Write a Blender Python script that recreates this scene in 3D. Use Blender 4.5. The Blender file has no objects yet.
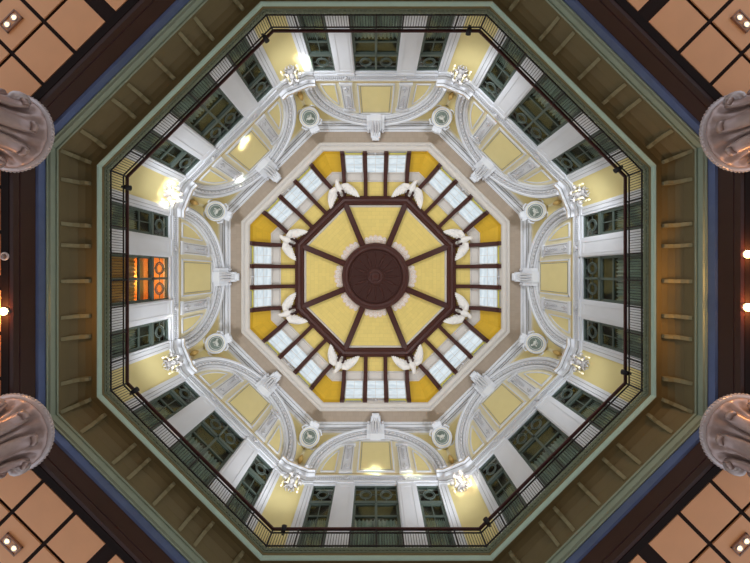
import bpy, math, random
from mathutils import Vector, Matrix
random.seed(4)
PI = math.pi
T8 = math.tan(PI/8); C8 = math.cos(PI/8); S8 = math.sin(PI/8)
scene = bpy.context.scene
COL = scene.collection

# ------------------------------------------------------------------ materials
def lin(c):
    c = c/255.0
    return c/12.92 if c <= 0.04045 else ((c+0.055)/1.055)**2.4
def rgb(r, g, b): return (lin(r), lin(g), lin(b), 1)

def mat(name, col, rough=0.6, metal=0.0, noise=0.0, nscale=3.0, bump=0.0, spec=0.4, joints=None):
    m = bpy.data.materials.new(name); m.use_nodes = True
    nt = m.node_tree; b = nt.nodes['Principled BSDF']
    b.inputs['Roughness'].default_value = rough
    b.inputs['Metallic'].default_value = metal
    b.inputs['Specular IOR Level'].default_value = spec
    tc = nt.nodes.new('ShaderNodeTexCoord')
    n = nt.nodes.new('ShaderNodeTexNoise'); n.inputs['Scale'].default_value = nscale
    n.inputs['Detail'].default_value = 5
    nt.links.new(tc.outputs['Object'], n.inputs['Vector'])
    mix = nt.nodes.new('ShaderNodeMix'); mix.data_type = 'RGBA'
    d = tuple(max(0, c*(1-noise)) for c in col[:3])+(1,)
    l = tuple(min(1, c*(1+noise)) for c in col[:3])+(1,)
    mix.inputs['A'].default_value = d; mix.inputs['B'].default_value = l
    nt.links.new(n.outputs['Fac'], mix.inputs['Factor'])
    out = mix.outputs['Result']
    if joints:
        w, h, dark, swap = joints
        mp = nt.nodes.new('ShaderNodeMapping')
        mp.inputs['Rotation'].default_value = swap
        nt.links.new(tc.outputs['Object'], mp.inputs['Vector'])
        br = nt.nodes.new('ShaderNodeTexBrick')
        br.inputs['Scale'].default_value = 1.0
        br.inputs['Brick Width'].default_value = w; br.inputs['Row Height'].default_value = h
        br.inputs['Mortar Size'].default_value = 0.012
        br.inputs['Color1'].default_value = (1, 1, 1, 1); br.inputs['Color2'].default_value = (.94, .94, .94, 1)
        br.inputs['Mortar'].default_value = (dark, dark, dark, 1)
        nt.links.new(mp.outputs['Vector'], br.inputs['Vector'])
        mu = nt.nodes.new('ShaderNodeMix'); mu.data_type = 'RGBA'; mu.blend_type = 'MULTIPLY'
        mu.inputs['Factor'].default_value = 1
        nt.links.new(out, mu.inputs['A']); nt.links.new(br.outputs['Color'], mu.inputs['B'])
        out = mu.outputs['Result']
    nt.links.new(out, b.inputs['Base Color'])
    if bump > 0:
        bp = nt.nodes.new('ShaderNodeBump'); bp.inputs['Strength'].default_value = bump
        bp.inputs['Distance'].default_value = 0.03
        nt.links.new(n.outputs['Fac'], bp.inputs['Height']); nt.links.new(bp.outputs['Normal'], b.inputs['Normal'])
    return m

def emit(name, col, strength):
    m = bpy.data.materials.new(name); m.use_nodes = True
    b = m.node_tree.nodes['Principled BSDF']
    b.inputs['Base Color'].default_value = col
    b.inputs['Emission Color'].default_value = col
    b.inputs['Emission Strength'].default_value = strength
    return m

def glass_mat(name, tint, refl=0.35):
    m = bpy.data.materials.new(name); m.use_nodes = True
    nt = m.node_tree; nt.nodes.clear()
    o = nt.nodes.new('ShaderNodeOutputMaterial')
    tr = nt.nodes.new('ShaderNodeBsdfTransparent'); tr.inputs['Color'].default_value = tint
    gl = nt.nodes.new('ShaderNodeBsdfGlossy'); gl.inputs['Roughness'].default_value = 0.05
    lwt = nt.nodes.new('ShaderNodeLayerWeight'); lwt.inputs['Blend'].default_value = .5
    pw = nt.nodes.new('ShaderNodeMath'); pw.operation = 'POWER'; pw.inputs[1].default_value = 4
    nt.links.new(lwt.outputs['Facing'], pw.inputs[0])
    fr = nt.nodes.new('ShaderNodeMath'); fr.operation = 'MULTIPLY_ADD'; fr.inputs[1].default_value = .5; fr.inputs[2].default_value = .04
    nt.links.new(pw.outputs[0], fr.inputs[0])
    mx = nt.nodes.new('ShaderNodeMixShader')
    nt.links.new(fr.outputs[0], mx.inputs['Fac'])
    nt.links.new(tr.outputs['BSDF'], mx.inputs[1]); nt.links.new(gl.outputs['BSDF'], mx.inputs[2])
    nt.links.new(mx.outputs['Shader'], o.inputs['Surface'])
    return m

def pane_mat(name, col, strength):
    """daylit frosted glazing: emission broken by faint horizontal blind bands"""
    m = bpy.data.materials.new(name); m.use_nodes = True
    nt = m.node_tree; b = nt.nodes['Principled BSDF']
    tc = nt.nodes.new('ShaderNodeTexCoord')
    n = nt.nodes.new('ShaderNodeTexNoise'); n.inputs['Scale'].default_value = 2.2
    mp = nt.nodes.new('ShaderNodeMapping'); mp.inputs['Scale'].default_value = (2.5, .6, 2.5)
    nt.links.new(tc.outputs['Object'], mp.inputs['Vector']); nt.links.new(mp.outputs['Vector'], n.inputs['Vector'])
    cr = nt.nodes.new('ShaderNodeValToRGB')
    cr.color_ramp.elements[0].position = .3; cr.color_ramp.elements[0].color = (col[0]*.62, col[1]*.68, col[2]*.72, 1)
    cr.color_ramp.elements[1].position = .7; cr.color_ramp.elements[1].color = col
    nt.links.new(n.outputs['Fac'], cr.inputs['Fac'])
    nt.links.new(cr.outputs['Color'], b.inputs['Emission Color'])
    b.inputs['Base Color'].default_value = (.2, .21, .22, 1)
    b.inputs['Emission Strength'].default_value = strength
    b.inputs['Roughness'].default_value = .3
    return m

WALLROT = (PI/2, 0, PI/2)
M = {}
M['white'] = mat('white_plaster', rgb(220, 221, 226), .55, noise=.05, nscale=2, bump=.05)
M['whitec'] = mat('white_carved_plaster', rgb(200, 198, 200), .6, noise=.12, nscale=9, bump=.5)
M['greyline'] = mat('grey_shadow_moulding', rgb(150, 148, 146), .6, noise=.1)  # shade of moulding steps and grooves put into colour as grey lines
M['cream'] = mat('cream_plaster', rgb(234, 224, 190), .6, noise=.05)
M['yellow'] = mat('yellow_plaster', rgb(230, 214, 154), .6, noise=.05, nscale=1.5)
M['ochre'] = mat('ochre_plaster', rgb(196, 160, 92), .6, noise=.15, nscale=6)
M['dyellow'] = mat('dome_yellow_plaster', rgb(226, 200, 116), .6, noise=.06, joints=(.62, .3, .86, (0, 0, PI/2)))
M['dgold'] = mat('dome_golden_corner_plaster', rgb(216, 172, 44), .6, noise=.08, joints=(.6, .3, .9, (0, 0, PI/2)))  # deeper yellow paints bounced light into the dome corners
M['dband'] = mat('dome_white_band', rgb(208, 200, 192), .6, noise=.05)
M['beige'] = mat('beige_soffit', rgb(170, 153, 136), .6, noise=.06, joints=(.4, .45, .88, (0, 0, PI/2)))
M['brown'] = mat('dark_brown_timber', rgb(66, 27, 18), .45, noise=.25, nscale=5)
M['brownd'] = mat('deep_brown_timber', rgb(56, 23, 15), .5, noise=.3, nscale=8)
M['lace'] = mat('pinkish_white_lace_plaster', rgb(222, 200, 184), .7, noise=.25, nscale=10, bump=.5)
M['statue'] = mat('white_statue_plaster', rgb(236, 230, 224), .5, noise=.06, nscale=6, bump=.1)
M['iron'] = mat('black_painted_iron', rgb(34, 28, 32), .4, noise=.1)
M['maroon'] = mat('maroon_handrail_wood', rgb(74, 40, 42), .35, noise=.2, nscale=4)
M['frame'] = mat('green_grey_window_paint', rgb(84, 95, 88), .5, noise=.08)
M['curtain'] = mat('pale_green_curtain', rgb(168, 178, 170), .8, noise=.15, nscale=4)
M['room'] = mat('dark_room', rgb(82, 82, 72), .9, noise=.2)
M['warmroom'] = mat('warm_lit_room', rgb(226, 168, 104), .9, noise=.1)
M['glass'] = glass_mat('window_glass', (.84, .88, .85, 1))
M['olive'] = mat('olive_brown_plaster', rgb(118, 104, 70), .7, noise=.12, nscale=1.2)
M['olivel'] = mat('light_olive_bracket', rgb(142, 134, 100), .7, noise=.08)
M['fascia'] = mat('grey_green_fascia', rgb(112, 120, 100), .6, noise=.1)
M['mint'] = mat('mint_green_moulding', rgb(172, 196, 182), .5, noise=.06)
M['sage'] = mat('sage_green_moulding', rgb(150, 160, 140), .5, noise=.08)
M['steel'] = mat('blue_grey_steel_trim', rgb(98, 114, 160), .3, metal=.75, noise=.2, nscale=2)  # blue reflection put into the steel's base colour
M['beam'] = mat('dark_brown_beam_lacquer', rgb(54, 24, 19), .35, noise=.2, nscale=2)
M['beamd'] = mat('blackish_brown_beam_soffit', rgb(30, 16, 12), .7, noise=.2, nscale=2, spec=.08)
M['panel'] = mat('apricot_ceiling_panel', rgb(238, 168, 114), .5, noise=.08, nscale=1.2)  # extra orange paints warm lamp bounce into the panel colour
M['plate'] = mat('brown_downlight_plate', rgb(150, 104, 78), .5)
M['grid'] = mat('dark_ceiling_grid', rgb(40, 22, 16), .7, spec=.08)
M['bronze'] = mat('silvery_brown_capital', rgb(178, 154, 148), .33, metal=.35, noise=.28, nscale=5, bump=.25)
M['bronzel'] = mat('pale_silver_capital_trim', rgb(198, 184, 184), .35, metal=.3, noise=.2, nscale=8)
M['relief'] = mat('green_grey_relief', rgb(120, 132, 122), .6, noise=.15, nscale=6)
M['reliefl'] = mat('pale_relief', rgb(206, 206, 198), .6, noise=.1)
M['sconce'] = mat('greyish_white_sconce_plaster', rgb(192, 188, 188), .5, noise=.12, nscale=8, bump=.3)
M['ivory'] = mat('ivory_candle_tube', rgb(232, 220, 176), .5)
M['floor'] = mat('pale_stone_floor', rgb(186, 176, 162), .4, noise=.08, joints=(1.2, 1.2, .8, (0, 0, 0)))
M['shell'] = mat('dark_outer_shell', rgb(60, 58, 54), .9)
M['downl'] = emit('warm_downlight', (1, .74, .40, 1), 2.2)
M['halogen'] = emit('warm_halogen', (1, .5, .12, 1), 60)
M['bulb'] = emit('soft_bulb', (1, .86, .6, 1), .25)
M['unlit'] = mat('unlit_lamp_glass', rgb(120, 96, 84), .3)
M['pane'] = pane_mat('daylit_frosted_pane', (.86, .95, 1, 1), .74)
M['sillgold'] = mat('yellow_green_sill', rgb(214, 206, 96), .5, noise=.1)

# ------------------------------------------------------------------ mesh builder
class MB:
    def __init__(s): s.v = []; s.f = []; s.mi = []; s.sm = []
    def add(s, vs, fs, mi=0, smooth=False):
        o = len(s.v); s.v += [tuple(p) for p in vs]
        for f in fs: s.f.append([i+o for i in f]); s.mi.append(mi); s.sm.append(smooth)
        return s
    def box(s, x0, x1, y0, y1, z0, z1, mi=0):
        vs = [(x, y, z) for x in (x0, x1) for y in (y0, y1) for z in (z0, z1)]
        return s.add(vs, [(0,1,3,2),(4,6,7,5),(0,4,5,1),(2,3,7,6),(0,2,6,4),(1,5,7,3)], mi)
    def bar(s, a, b, w, h, up=(0, 0, 1), mi=0):
        a = Vector(a); b = Vector(b); d = (b-a).normalized(); u = Vector(up)
        r = d.cross(u).normalized(); u = r.cross(d).normalized()
        vs = [p+r*sx*w/2+u*sy*h/2 for p in (a, b) for sx in (-1, 1) for sy in (-1, 1)]
        return s.add(vs, [(0,1,3,2),(4,6,7,5),(0,4,5,1),(2,3,7,6),(0,2,6,4),(1,5,7,3)], mi)
    def prism(s, poly, x0, x1, mi=0):            # poly in (y,z), extruded along x
        n = len(poly)
        vs = [(x0, y, z) for y, z in poly]+[(x1, y, z) for y, z in poly]
        fs = [list(range(n)), list(range(2*n-1, n-1, -1))]
        fs += [(i, i+n, (i+1) % n+n, (i+1) % n) for i in range(n)]
        return s.add(vs, fs, mi)
    def prism_y(s, poly, y0, y1, mi=0):          # poly in (x,z), extruded along y
        n = len(poly)
        vs = [(x, y0, z) for x, z in poly]+[(x, y1, z) for x, z in poly]
        fs = [list(range(n)), list(range(2*n-1, n-1, -1))]
        fs += [(i, i+n, (i+1) % n+n, (i+1) % n) for i in range(n)]
        return s.add(vs, fs, mi)
    def prism_z(s, poly, z0, z1, mi=0):          # poly in (x,y)
        n = len(poly)
        vs = [(x, y, z0) for x, y in poly]+[(x, y, z1) for x, y in poly]
        fs = [list(range(n)), list(range(2*n-1, n-1, -1))]
        fs += [(i, i+n, (i+1) % n+n, (i+1) % n) for i in range(n)]
        return s.add(vs, fs, mi)
    def ring8(s, prof, closed=True, mi=0):       # octagonal sweep of (apothem,z)
        n = len(prof); vs = []
        for k in range(8):
            a = PI/8+k*PI/4
            for A, z in prof: vs.append((A/C8*math.cos(a), A/C8*math.sin(a), z))
        fs = []
        for k in range(8):
            k2 = (k+1) % 8
            for i in range(n if closed else n-1):
                j = (i+1) % n
                fs.append((k*n+i, k*n+j, k2*n+j, k2*n+i))
        return s.add(vs, fs, mi)
    def seg8(s, prof, closed=True, mi=0, caps=False):   # one side (local x=apothem,y=t), mitred
        n = len(prof); vs = []
        for sg in (-1, 1):
            for A, z in prof: vs.append((A, sg*A*T8, z))
        fs = [(i, (i+1) % n, n+(i+1) % n, n+i) for i in range(n if closed else n-1)]
        if caps: fs += [list(range(n)), list(range(2*n-1, n-1, -1))]
        return s.add(vs, fs, mi)
    def path(s, pts, prof, mi=0):                # plan polyline pts, profile (inward offset,z) closed; left of path is inward
        n = len(prof); vs = []; L = [Vector(p) for p in pts]
        for i, p in enumerate(L):
            ds = []
            if i > 0: ds.append((p-L[i-1]).normalized())
            if i < len(L)-1: ds.append((L[i+1]-p).normalized())
            ns = [Vector((-d.y, d.x)) for d in ds]
            m = sum(ns, Vector((0, 0))).normalized(); k = 1/m.dot(ns[0])
            for o, z in prof: q = p+m*k*o; vs.append((q.x, q.y, z))
        fs = []
        for i in range(len(L)-1):
            for j in range(n): fs.append((i*n+j, i*n+(j+1) % n, (i+1)*n+(j+1) % n, (i+1)*n+j))
        e = (len(L)-1)*n
        fs += [list(range(n)), list(range(e+n-1, e-1, -1))]
        return s.add(vs, fs, mi)
    def lathe(s, prof, n=24, c=(0, 0, 0), ax='z', mi=0, mod=None, smooth=True):
        vs = []; m = len(prof)
        for i in range(n):
            a = 2*PI*i/n
            for r, h in prof:
                rr = r*(mod(a, h) if mod else 1)
                p = (rr*math.cos(a), rr*math.sin(a), h)
                if ax == 'x': p = (h, p[0], p[1])
                elif ax == 'y': p = (p[0], h, p[1])
                vs.append((p[0]+c[0], p[1]+c[1], p[2]+c[2]))
        fs = [(i*m+j, ((i+1) % n)*m+j, ((i+1) % n)*m+j+1, i*m+j+1) for i in range(n) for j in range(m-1)]
        s.add(vs, fs, mi, smooth)
        return s
    def tube(s, pts, rad, n=8, mi=0, flat=1.0, smooth=True, up=(0, 0, 1)):
        L = [Vector(p) for p in pts]; vs = []
        if not hasattr(rad, '__len__'): rad = [rad]*len(L)
        for i, p in enumerate(L):
            d = (L[min(i+1, len(L)-1)]-L[max(i-1, 0)]).normalized(); u = Vector(up)
            if abs(d.dot(u)) > .95: u = Vector((1, 0, 0))
            r = d.cross(u).normalized(); u = r.cross(d)
            for k in range(n):
                a = 2*PI*k/n; vs.append(p+r*math.cos(a)*rad[i]+u*math.sin(a)*rad[i]*flat)
        fs = [(i*n+k, i*n+(k+1) % n, (i+1)*n+(k+1) % n, (i+1)*n+k) for i in range(len(L)-1) for k in range(n)]
        fs += [list(range(n))[::-1], [(len(L)-1)*n+k for k in range(n)]]
        return s.add(vs, fs, mi, smooth)
    def ball(s, c, r, n=12, mi=0, sc=(1, 1, 1)):
        m = max(4, n//2); vs = []
        for i in range(m+1):
            b = PI*i/m
            for k in range(n):
                a = 2*PI*k/n
                vs.append((c[0]+r*sc[0]*math.sin(b)*math.cos(a), c[1]+r*sc[1]*math.sin(b)*math.sin(a), c[2]+r*sc[2]*math.cos(b)))
        fs = [(i*n+k, (i+1)*n+k, (i+1)*n+(k+1) % n, i*n+(k+1) % n) for i in range(m) for k in range(n)]
        return s.add(vs, fs, mi, True)
    def torus(s, c, R, r, ax='x', n=24, m=8, sc=(1, 1), mi=0):
        pts = []
        vs = []
        for i in range(n):
            a = 2*PI*i/n
            for j in range(m):
                b = 2*PI*j/m
                u = (R+r*math.cos(b))*math.cos(a)*sc[0]; w = (R+r*math.cos(b))*math.sin(a)*sc[1]; h = r*math.sin(b)
                p = (h, u, w) if ax == 'x' else ((u, w, h) if ax == 'z' else (u, h, w))
                vs.append((p[0]+c[0], p[1]+c[1], p[2]+c[2]))
        fs = [(i*m+j, ((i+1) % n)*m+j, ((i+1) % n)*m+(j+1) % m, i*m+(j+1) % m) for i in range(n) for j in range(m)]
        return s.add(vs, fs, mi, True)
    def xform(s, mtx, start=0):
        s.v[start:] = [tuple(mtx @ Vector(p)) for p in s.v[start:]]; return s
    def mesh(s, name, mats):
        me = bpy.data.meshes.new(name); me.from_pydata(s.v, [], s.f)
        if not isinstance(mats, (list, tuple)): mats = [mats]
        for m in mats: me.materials.append(m)
        me.polygons.foreach_set('material_index', s.mi)
        me.polygons.foreach_set('use_smooth', s.sm)
        me.update(); me.validate()
        import bmesh
        bm = bmesh.new(); bm.from_mesh(me)
        bmesh.ops.recalc_face_normals(bm, faces=bm.faces); bm.to_mesh(me); bm.free()
        return me
    def build(s, name, mats, parent=None):
        o = bpy.data.objects.new(name, s.mesh(name, mats)); COL.objects.link(o)
        if parent: o.parent = parent
        return o

def tag(o, label=None, cat=None, group=None, kind=None):
    if label: o['label'] = label
    if cat: o['category'] = cat
    if group: o['group'] = group
    if kind: o['kind'] = kind
    return o
def struct(o, label=None):
    o['kind'] = 'structure'
    if label: o['label'] = label; o['category'] = 'room shell'
    return o
def empty(name):
    o = bpy.data.objects.new(name, None); COL.objects.link(o); o.empty_display_size = .2
    return o
def place(o, ang, x=0, y=0, z=0, extra=0):
    c, s = math.cos(ang), math.sin(ang)
    o.location = (c*x-s*y, s*x+c*y, z); o.rotation_euler = (0, 0, ang+extra)
    return o
def kids(o, tree):
    return tree.get(o.name, [])
def copy_tree(o, parent=None):
    c = o.copy(); COL.objects.link(c)
    if parent: c.parent = parent
    for ch in list(o.children): copy_tree(ch, c)
    return c

SIDE = ['right', 'lower right', 'bottom', 'lower left', 'left', 'upper left', 'top', 'upper right']
SIDE_ = [x.replace(' ', '_') for x in SIDE]
def sang(k): return k*PI/4
def cang(k): return PI/8+k*PI/4            # corner between side k and k+1
CORNER = ['%s and %s' % (SIDE[k], SIDE[(k+1) % 8]) for k in range(8)]
CORNER_POS = ['lower corner of the right side', 'right-hand corner of the bottom side', 'left-hand corner of the bottom side',
              'lower corner of the left side', 'upper corner of the left side', 'left-hand corner of the top side',
              'right-hand corner of the top side', 'upper corner of the right side']
INC = {0: 1, 1: 1, 2: -1, 3: -1, 4: -1, 5: -1, 6: 1, 7: 1}   # does +t run from top / left ?
FROM = ['top', 'top', 'left', 'top', 'top', 'top', 'left', 'top']
ORD = ['first', 'second', 'third', 'fourth', 'fifth', 'sixth', 'seventh', 'eighth']
def rank(k, i, n):                       # i = index along +t
    j = i if INC[k] > 0 else n-1-i
    return '%s from the %s' % (ORD[j], FROM[k])

# ================================================================== CAMERA (heights are measured from the camera)
cam = bpy.data.cameras.new('camera'); co = bpy.data.objects.new('camera', cam); COL.objects.link(co)
co.location = (-.067, -.30, 0); co.rotation_euler = (PI, 0, 0)
cam.sensor_width = 36; cam.lens = 36*285/750
cam.shift_x = .0005; cam.shift_y = -8.9/750
cam.clip_end = 200
scene.camera = co

# ================================================================== SETTING
f = MB(); f.prism_z([(26*math.cos(a*PI/16), 26*math.sin(a*PI/16)) for a in range(32)], -1.7, -1.5)
struct(f.build('floor', M['floor']))
# unseen shell and roof, added to keep sky light from leaking in
sh = MB(); sh.ring8([(12.6, 8.9), (12.8, 8.9), (12.8, 23.2), (12.6, 23.2)])
sh.prism_z([(12.8/C8*math.cos(PI/8+k*PI/4), 12.8/C8*math.sin(PI/8+k*PI/4)) for k in range(8)], 23.2, 23.4)
struct(sh.build('wall_outer', M['shell']))

# --- arcade ceilings round the hall (apricot panels in a dark grid)
Z = 8.42; S = Z/285
pm = MB(); pm.box(-.62, .62, -.62, .62, -.03, .0); panel_me = pm.mesh('ceiling_panel', M['panel'])
rects = []
for k in range(8):
    b = MB(); b.seg8([(11.08, Z+.03), (17.5, Z+.03), (17.5, Z+.3), (11.08, Z+.3)], caps=True)
    c = struct(b.build('ceiling_arcade_'+SIDE_[k], M['grid'])); place(c, sang(k))
    if k in (2, 6): continue
    for row in range(4):
        r0, r1 = 376.5+45.6*row, 376.5+45.6*row+41.5
        for col in range(-3, 3):
            a = 7.5+45.2*(col if col >= 0 else -col-1); sg = 1 if col >= 0 else -1
            t0, t1 = a, a+41.2
            x0, x1 = r0*S, r1*S
            if t1*S > (x0)*T8-.02: continue
            o = bpy.data.objects.new('ceiling_panel', panel_me); COL.objects.link(o); o.parent = c
            o.location = ((x0+x1)/2, sg*(t0+t1)/2*S, Z+.02)
            o.scale = ((x1-x0)/1.24, (t1-t0)*S/1.24, 1)
# --- beam ring
b = MB(); b.ring8([(10.85, 9.2), (10.85, 8.68), (10.82, 8.62), (10.82, 8.48), (10.85, 8.42), (11.1, 8.42), (11.1, 9.2)])
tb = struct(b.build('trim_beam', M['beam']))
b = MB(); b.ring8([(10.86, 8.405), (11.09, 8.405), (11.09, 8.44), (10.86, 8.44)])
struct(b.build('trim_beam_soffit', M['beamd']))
# --- steel strip and sage moulding, cove soffit, mint lip, fascia
b = MB(); b.ring8([(10.80, 9.30), (10.80, 9.10), (10.84, 9.06), (10.95, 9.06), (10.95, 9.30)])
struct(b.build('trim_steel', M['steel']))
b = MB(); b.ring8([(10.69, 9.58), (10.69, 9.53), (10.74, 9.53), (10.74, 9.48), (10.71, 9.46), (10.71, 9.36), (10.77, 9.34), (10.77, 9.30), (11.0, 9.30), (11.0, 9.58)])
struct(b.build('trim_sage', M['sage']))
b = MB(); b.ring8([(9.965, 10.14), (10.22, 10.22), (10.42, 10.20), (10.58, 10.10), (10.70, 9.92), (10.74, 9.70), (10.74, 9.56), (11.0, 9.56), (11.0, 10.5), (9.98, 10.5)])
struct(b.build('ceiling_balcony_soffit', M['olive']))
b = MB(); b.ring8([(9.95, 10.33), (9.93, 10.28), (9.93, 10.19), (9.955, 10.155), (10.0, 10.155), (10.0, 10.33)])
struct(b.build('trim_mint', M['mint']))
b = MB(); b.ring8([(9.99, 10.31), (9.99, 10.44), (9.95, 10.46), (9.95, 10.49), (9.98, 10.50), (9.98, 10.66), (11.4, 10.66), (11.4, 10.31)])
struct(b.build('trim_fascia', M['fascia']))
d = MB()
for k in range(8):
    st = len(d.v); n = 52; w = 9.95*T8*2
    for i in range(n):
        t = -w/2+(i+.5)*w/n; d.box(9.93, 9.985, t-.045, t+.045, 10.51, 10.62)
    d.xform(Matrix.Rotation(sang(k), 4, 'Z'), st)
struct(d.build('trim_dentils', M['fascia']))

# --- brackets under the balcony
def bracket_poly():
    return [(10.22, 10.215), (10.22, 10.12), (10.30, 10.06), (10.45, 10.03), (10.58, 9.92), (10.64, 9.78), (10.72, 9.68), (10.745, 9.68), (10.72, 9.93), (10.59, 10.12), (10.42, 10.21)]
bb = MB(); bb.prism_y([(x-10.5, z-10.0) for x, z in bracket_poly()], -.065, .065)
bme = bb.mesh('balcony_bracket', M['olivel'])
TB = [-3.48, -1.97, -1.24, 0, 1.24, 1.97, 3.48]
for k in range(8):
    if k in (2, 6): continue
    for i, t in enumerate(TB):
        if k in (1, 3, 5, 7) and ((k in (5, 3) and False)): continue
        o = bpy.data.objects.new('balcony_bracket', bme); COL.objects.link(o); place(o, sang(k), 10.5, t, 10.0)
        tag(o, 'olive plaster bracket under the balcony on the %s side, %s' % (SIDE[k], rank(k, i, 7)), 'bracket', 'brackets under the balcony')
bb = MB(); bb.prism_y([((x-10.5)/C8, z-10.0) for x, z in bracket_poly()], -.065, .065)
cme = bb.mesh('corner_bracket', M['olivel'])
for k in range(8):
    if k in (1, 2, 5, 6): continue
    o = bpy.data.objects.new('corner_bracket', cme); COL.objects.link(o); place(o, cang(k), 10.5/C8, 0, 10.0)
    tag(o, 'olive mitre bracket under the balcony at the %s' % CORNER_POS[k], 'bracket', 'corner brackets under the balcony')

# ================================================================== WALLS
ZB, ZT = 10.66, 15.14        # window sill / head
HOLES = [(-3.30, -2.15), (-1.11, 1.11), (2.15, 3.30)]
AW = 11.0
for k in range(8):
    w = MB()
    xs = [-3.8, -3.30, -2.15, -1.11, 1.11, 2.15, 3.30, 3.8]
    for i in range(7):
        if i in (1, 3, 5): continue
        w.box(AW, AW+.3, xs[i], xs[i+1], 10.6, ZT)
    w.box(AW, AW+.3, -3.8, 3.8, ZT, 16.0)
    w.box(AW, AW+.3, -4.5, 4.5, 16.0, 20.3, 1)
    o = struct(w.build('wall_'+SIDE_[k], [M['white'], M['cream']])); place(o, sang(k))
    # spandrel wall with the arched cut-out
    R = 3.9; zc = 15.95; A = 10.8
    for sg in (1, -1):
        poly = [(sg*A*T8, 16.0), (sg*A*T8, 20.0), (0, 20.0)]
        poly += [(sg*R*math.sin(a), zc+R*math.cos(a)) for a in [i*PI/2/20 for i in range(20)]]+[(sg*R, 16.0)]
        sp = MB(); sp.prism(poly, A, A+.2)
        o = struct(sp.build('wall_spandrel_'+SIDE_[k], M['cream'])); place(o, sang(k))
    # corner wall
    cw = MB(); cw.box(11.617, 11.85, -.72, .72, 10.6, 15.3)
    o = struct(cw.build('wall_corner_'+SIDE_[k], M['yellow'])); place(o, cang(k))

# --- window side casings, string course
for k in range(8):
    g = MB()
    for (a, b_) in HOLES:
        for t in (a-.11, b_+.01): g.box(AW-.05, AW+.02, t, t+.10, 10.8, ZT+.02)
        g.box(AW-.05, AW+.02, a-.11, b_+.11, ZT+.01, ZT+.13)
    o = struct(g.build('trim_casing_'+SIDE_[k], M['white'])); place(o, sang(k))
    g = MB(); pf = [(0, 15.32), (.1, 15.32), (.1, 15.40), (.03, 15.42), (.03, 15.64), (.13, 15.66), (.13, 15.71), (.03, 15.73), (.03, 15.95), (0, 15.95)]
    g.prism_y([(AW-o_, z) for o_, z in pf], -3.5, 3.5)
    n = 62
    for i in range(n):
        t = -3.4+6.8*(i+.5)/n; g.box(AW-.12, AW-.02, t-.030, t+.030, 15.44, 15.62)
    g.box(AW-.04, AW-.02, -3.4, 3.4, 15.74, 15.95, 1); g.box(AW-.05, AW-.02, -3.4, 3.4, 15.94, 15.975, 2)
    g.box(AW-.04, AW-.025, -3.4, 3.4, 15.425, 15.445, 3)  # grey line paints shade beneath the dentils
    o = struct(g.build('trim_string_course_'+SIDE_[k], [M['white'], M['cream'], M['ochre'], M['greyline']])); place(o, sang(k))
    # grey strip above the casings, painting frieze shade
    g = MB()
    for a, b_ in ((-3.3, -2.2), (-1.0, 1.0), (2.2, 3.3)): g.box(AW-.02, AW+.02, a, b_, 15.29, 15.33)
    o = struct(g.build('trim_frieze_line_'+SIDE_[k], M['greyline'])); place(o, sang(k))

# --- pilasters between the windows
def pilaster(w, z0, z1):
    root = empty('wall_pilaster')
    m = MB(); m.box(-.09, .0, -w/2, w/2, z0, z1); m.box(-.12, 0, -w/2-.03, w/2+.03, z1-.12, z1); m.build('shaft', M['white'], root)
    m = MB()
    for y in (-w/2+.14, w/2-.14): m.box(-.105, -.085, y-.017, y+.017, z0+.2, z1-.35)
    for z in (z0+.2, z1-.35): m.box(-.105, -.085, -w/2+.14, w/2-.14, z-.017, z+.017)
    m.build('panel_moulding', M['white'], root)
    m = MB()
    for j in range(5):
        a = (j-2)*.5; m.tube([(-.12, 0, z1+.12), (-.16, .12*math.sin(a), z1+.12+.12*math.cos(a)), (-.13, .2*math.sin(a), z1+.12+.2*math.cos(a))], [.03, .045, .012], 6)
    m.ball((-.14, 0, z1+.12), .06, 8); m.build('leaf_ornament', M['whitec'], root)
    return root
P0 = pilaster(.86, 10.8, 15.32); first = True
BETW = {1: '+', -1: '-'}
for k in range(8):
    for i, t in enumerate((-1.605, 1.605)):
        o = P0 if first else copy_tree(P0); first = False
        place(o, sang(k), AW, t, 0)
        end = {1: {'top': 'lower', 'left': 'right-hand'}, 0: {'top': 'upper', 'left': 'left-hand'}}[(1 if t > 0 else 0) if INC[k] > 0 else (0 if t > 0 else 1)][FROM[k]]
        tag(o, 'flat white pilaster on the %s wall between its middle window and its %s window' % (SIDE[k], end), 'pilaster', 'white pilasters between the windows')
# slim corner pilasters are trim
for k in range(8):
    g = MB()
    for sg in (-1, 1):
        g.box(AW-.07, AW+.01, sg*3.6-.17, sg*3.6+.17, 10.8, 15.2)
        g.box(AW-.085, AW-.06, sg*3.6-.03, sg*3.6-.012, 10.9, 15.0, 1)
    o = struct(g.build('trim_corner_strip_'+SIDE_[k], [M['white'], M['greyline']])); place(o, sang(k))

# --- impost cornice at each corner (arches spring from it)
def imp_path():
    pts = []
    x0 = AW*C8
    # side k end (t from 3.3 to 3.8) in corner-local coordinates; side k lies at y<0
    def loc(t, sg): return (AW*C8+t*S8, sg*(AW*S8-t*C8))
    return [loc(3.36, -1), loc(3.8, -1), loc(3.8, 1), loc(3.36, 1)]
ip = [(0, 15.15), (.10, 15.15), (.10, 15.28), (.16, 15.32), (.16, 15.42), (.12, 15.44), (.12, 15.62), (.22, 15.68), (.30, 15.78), (.36, 15.80), (.36, 15.92), (.26, 15.98), (.26, 16.06), (0, 16.06)]
im = MB(); im.path(imp_path(), ip)
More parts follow.
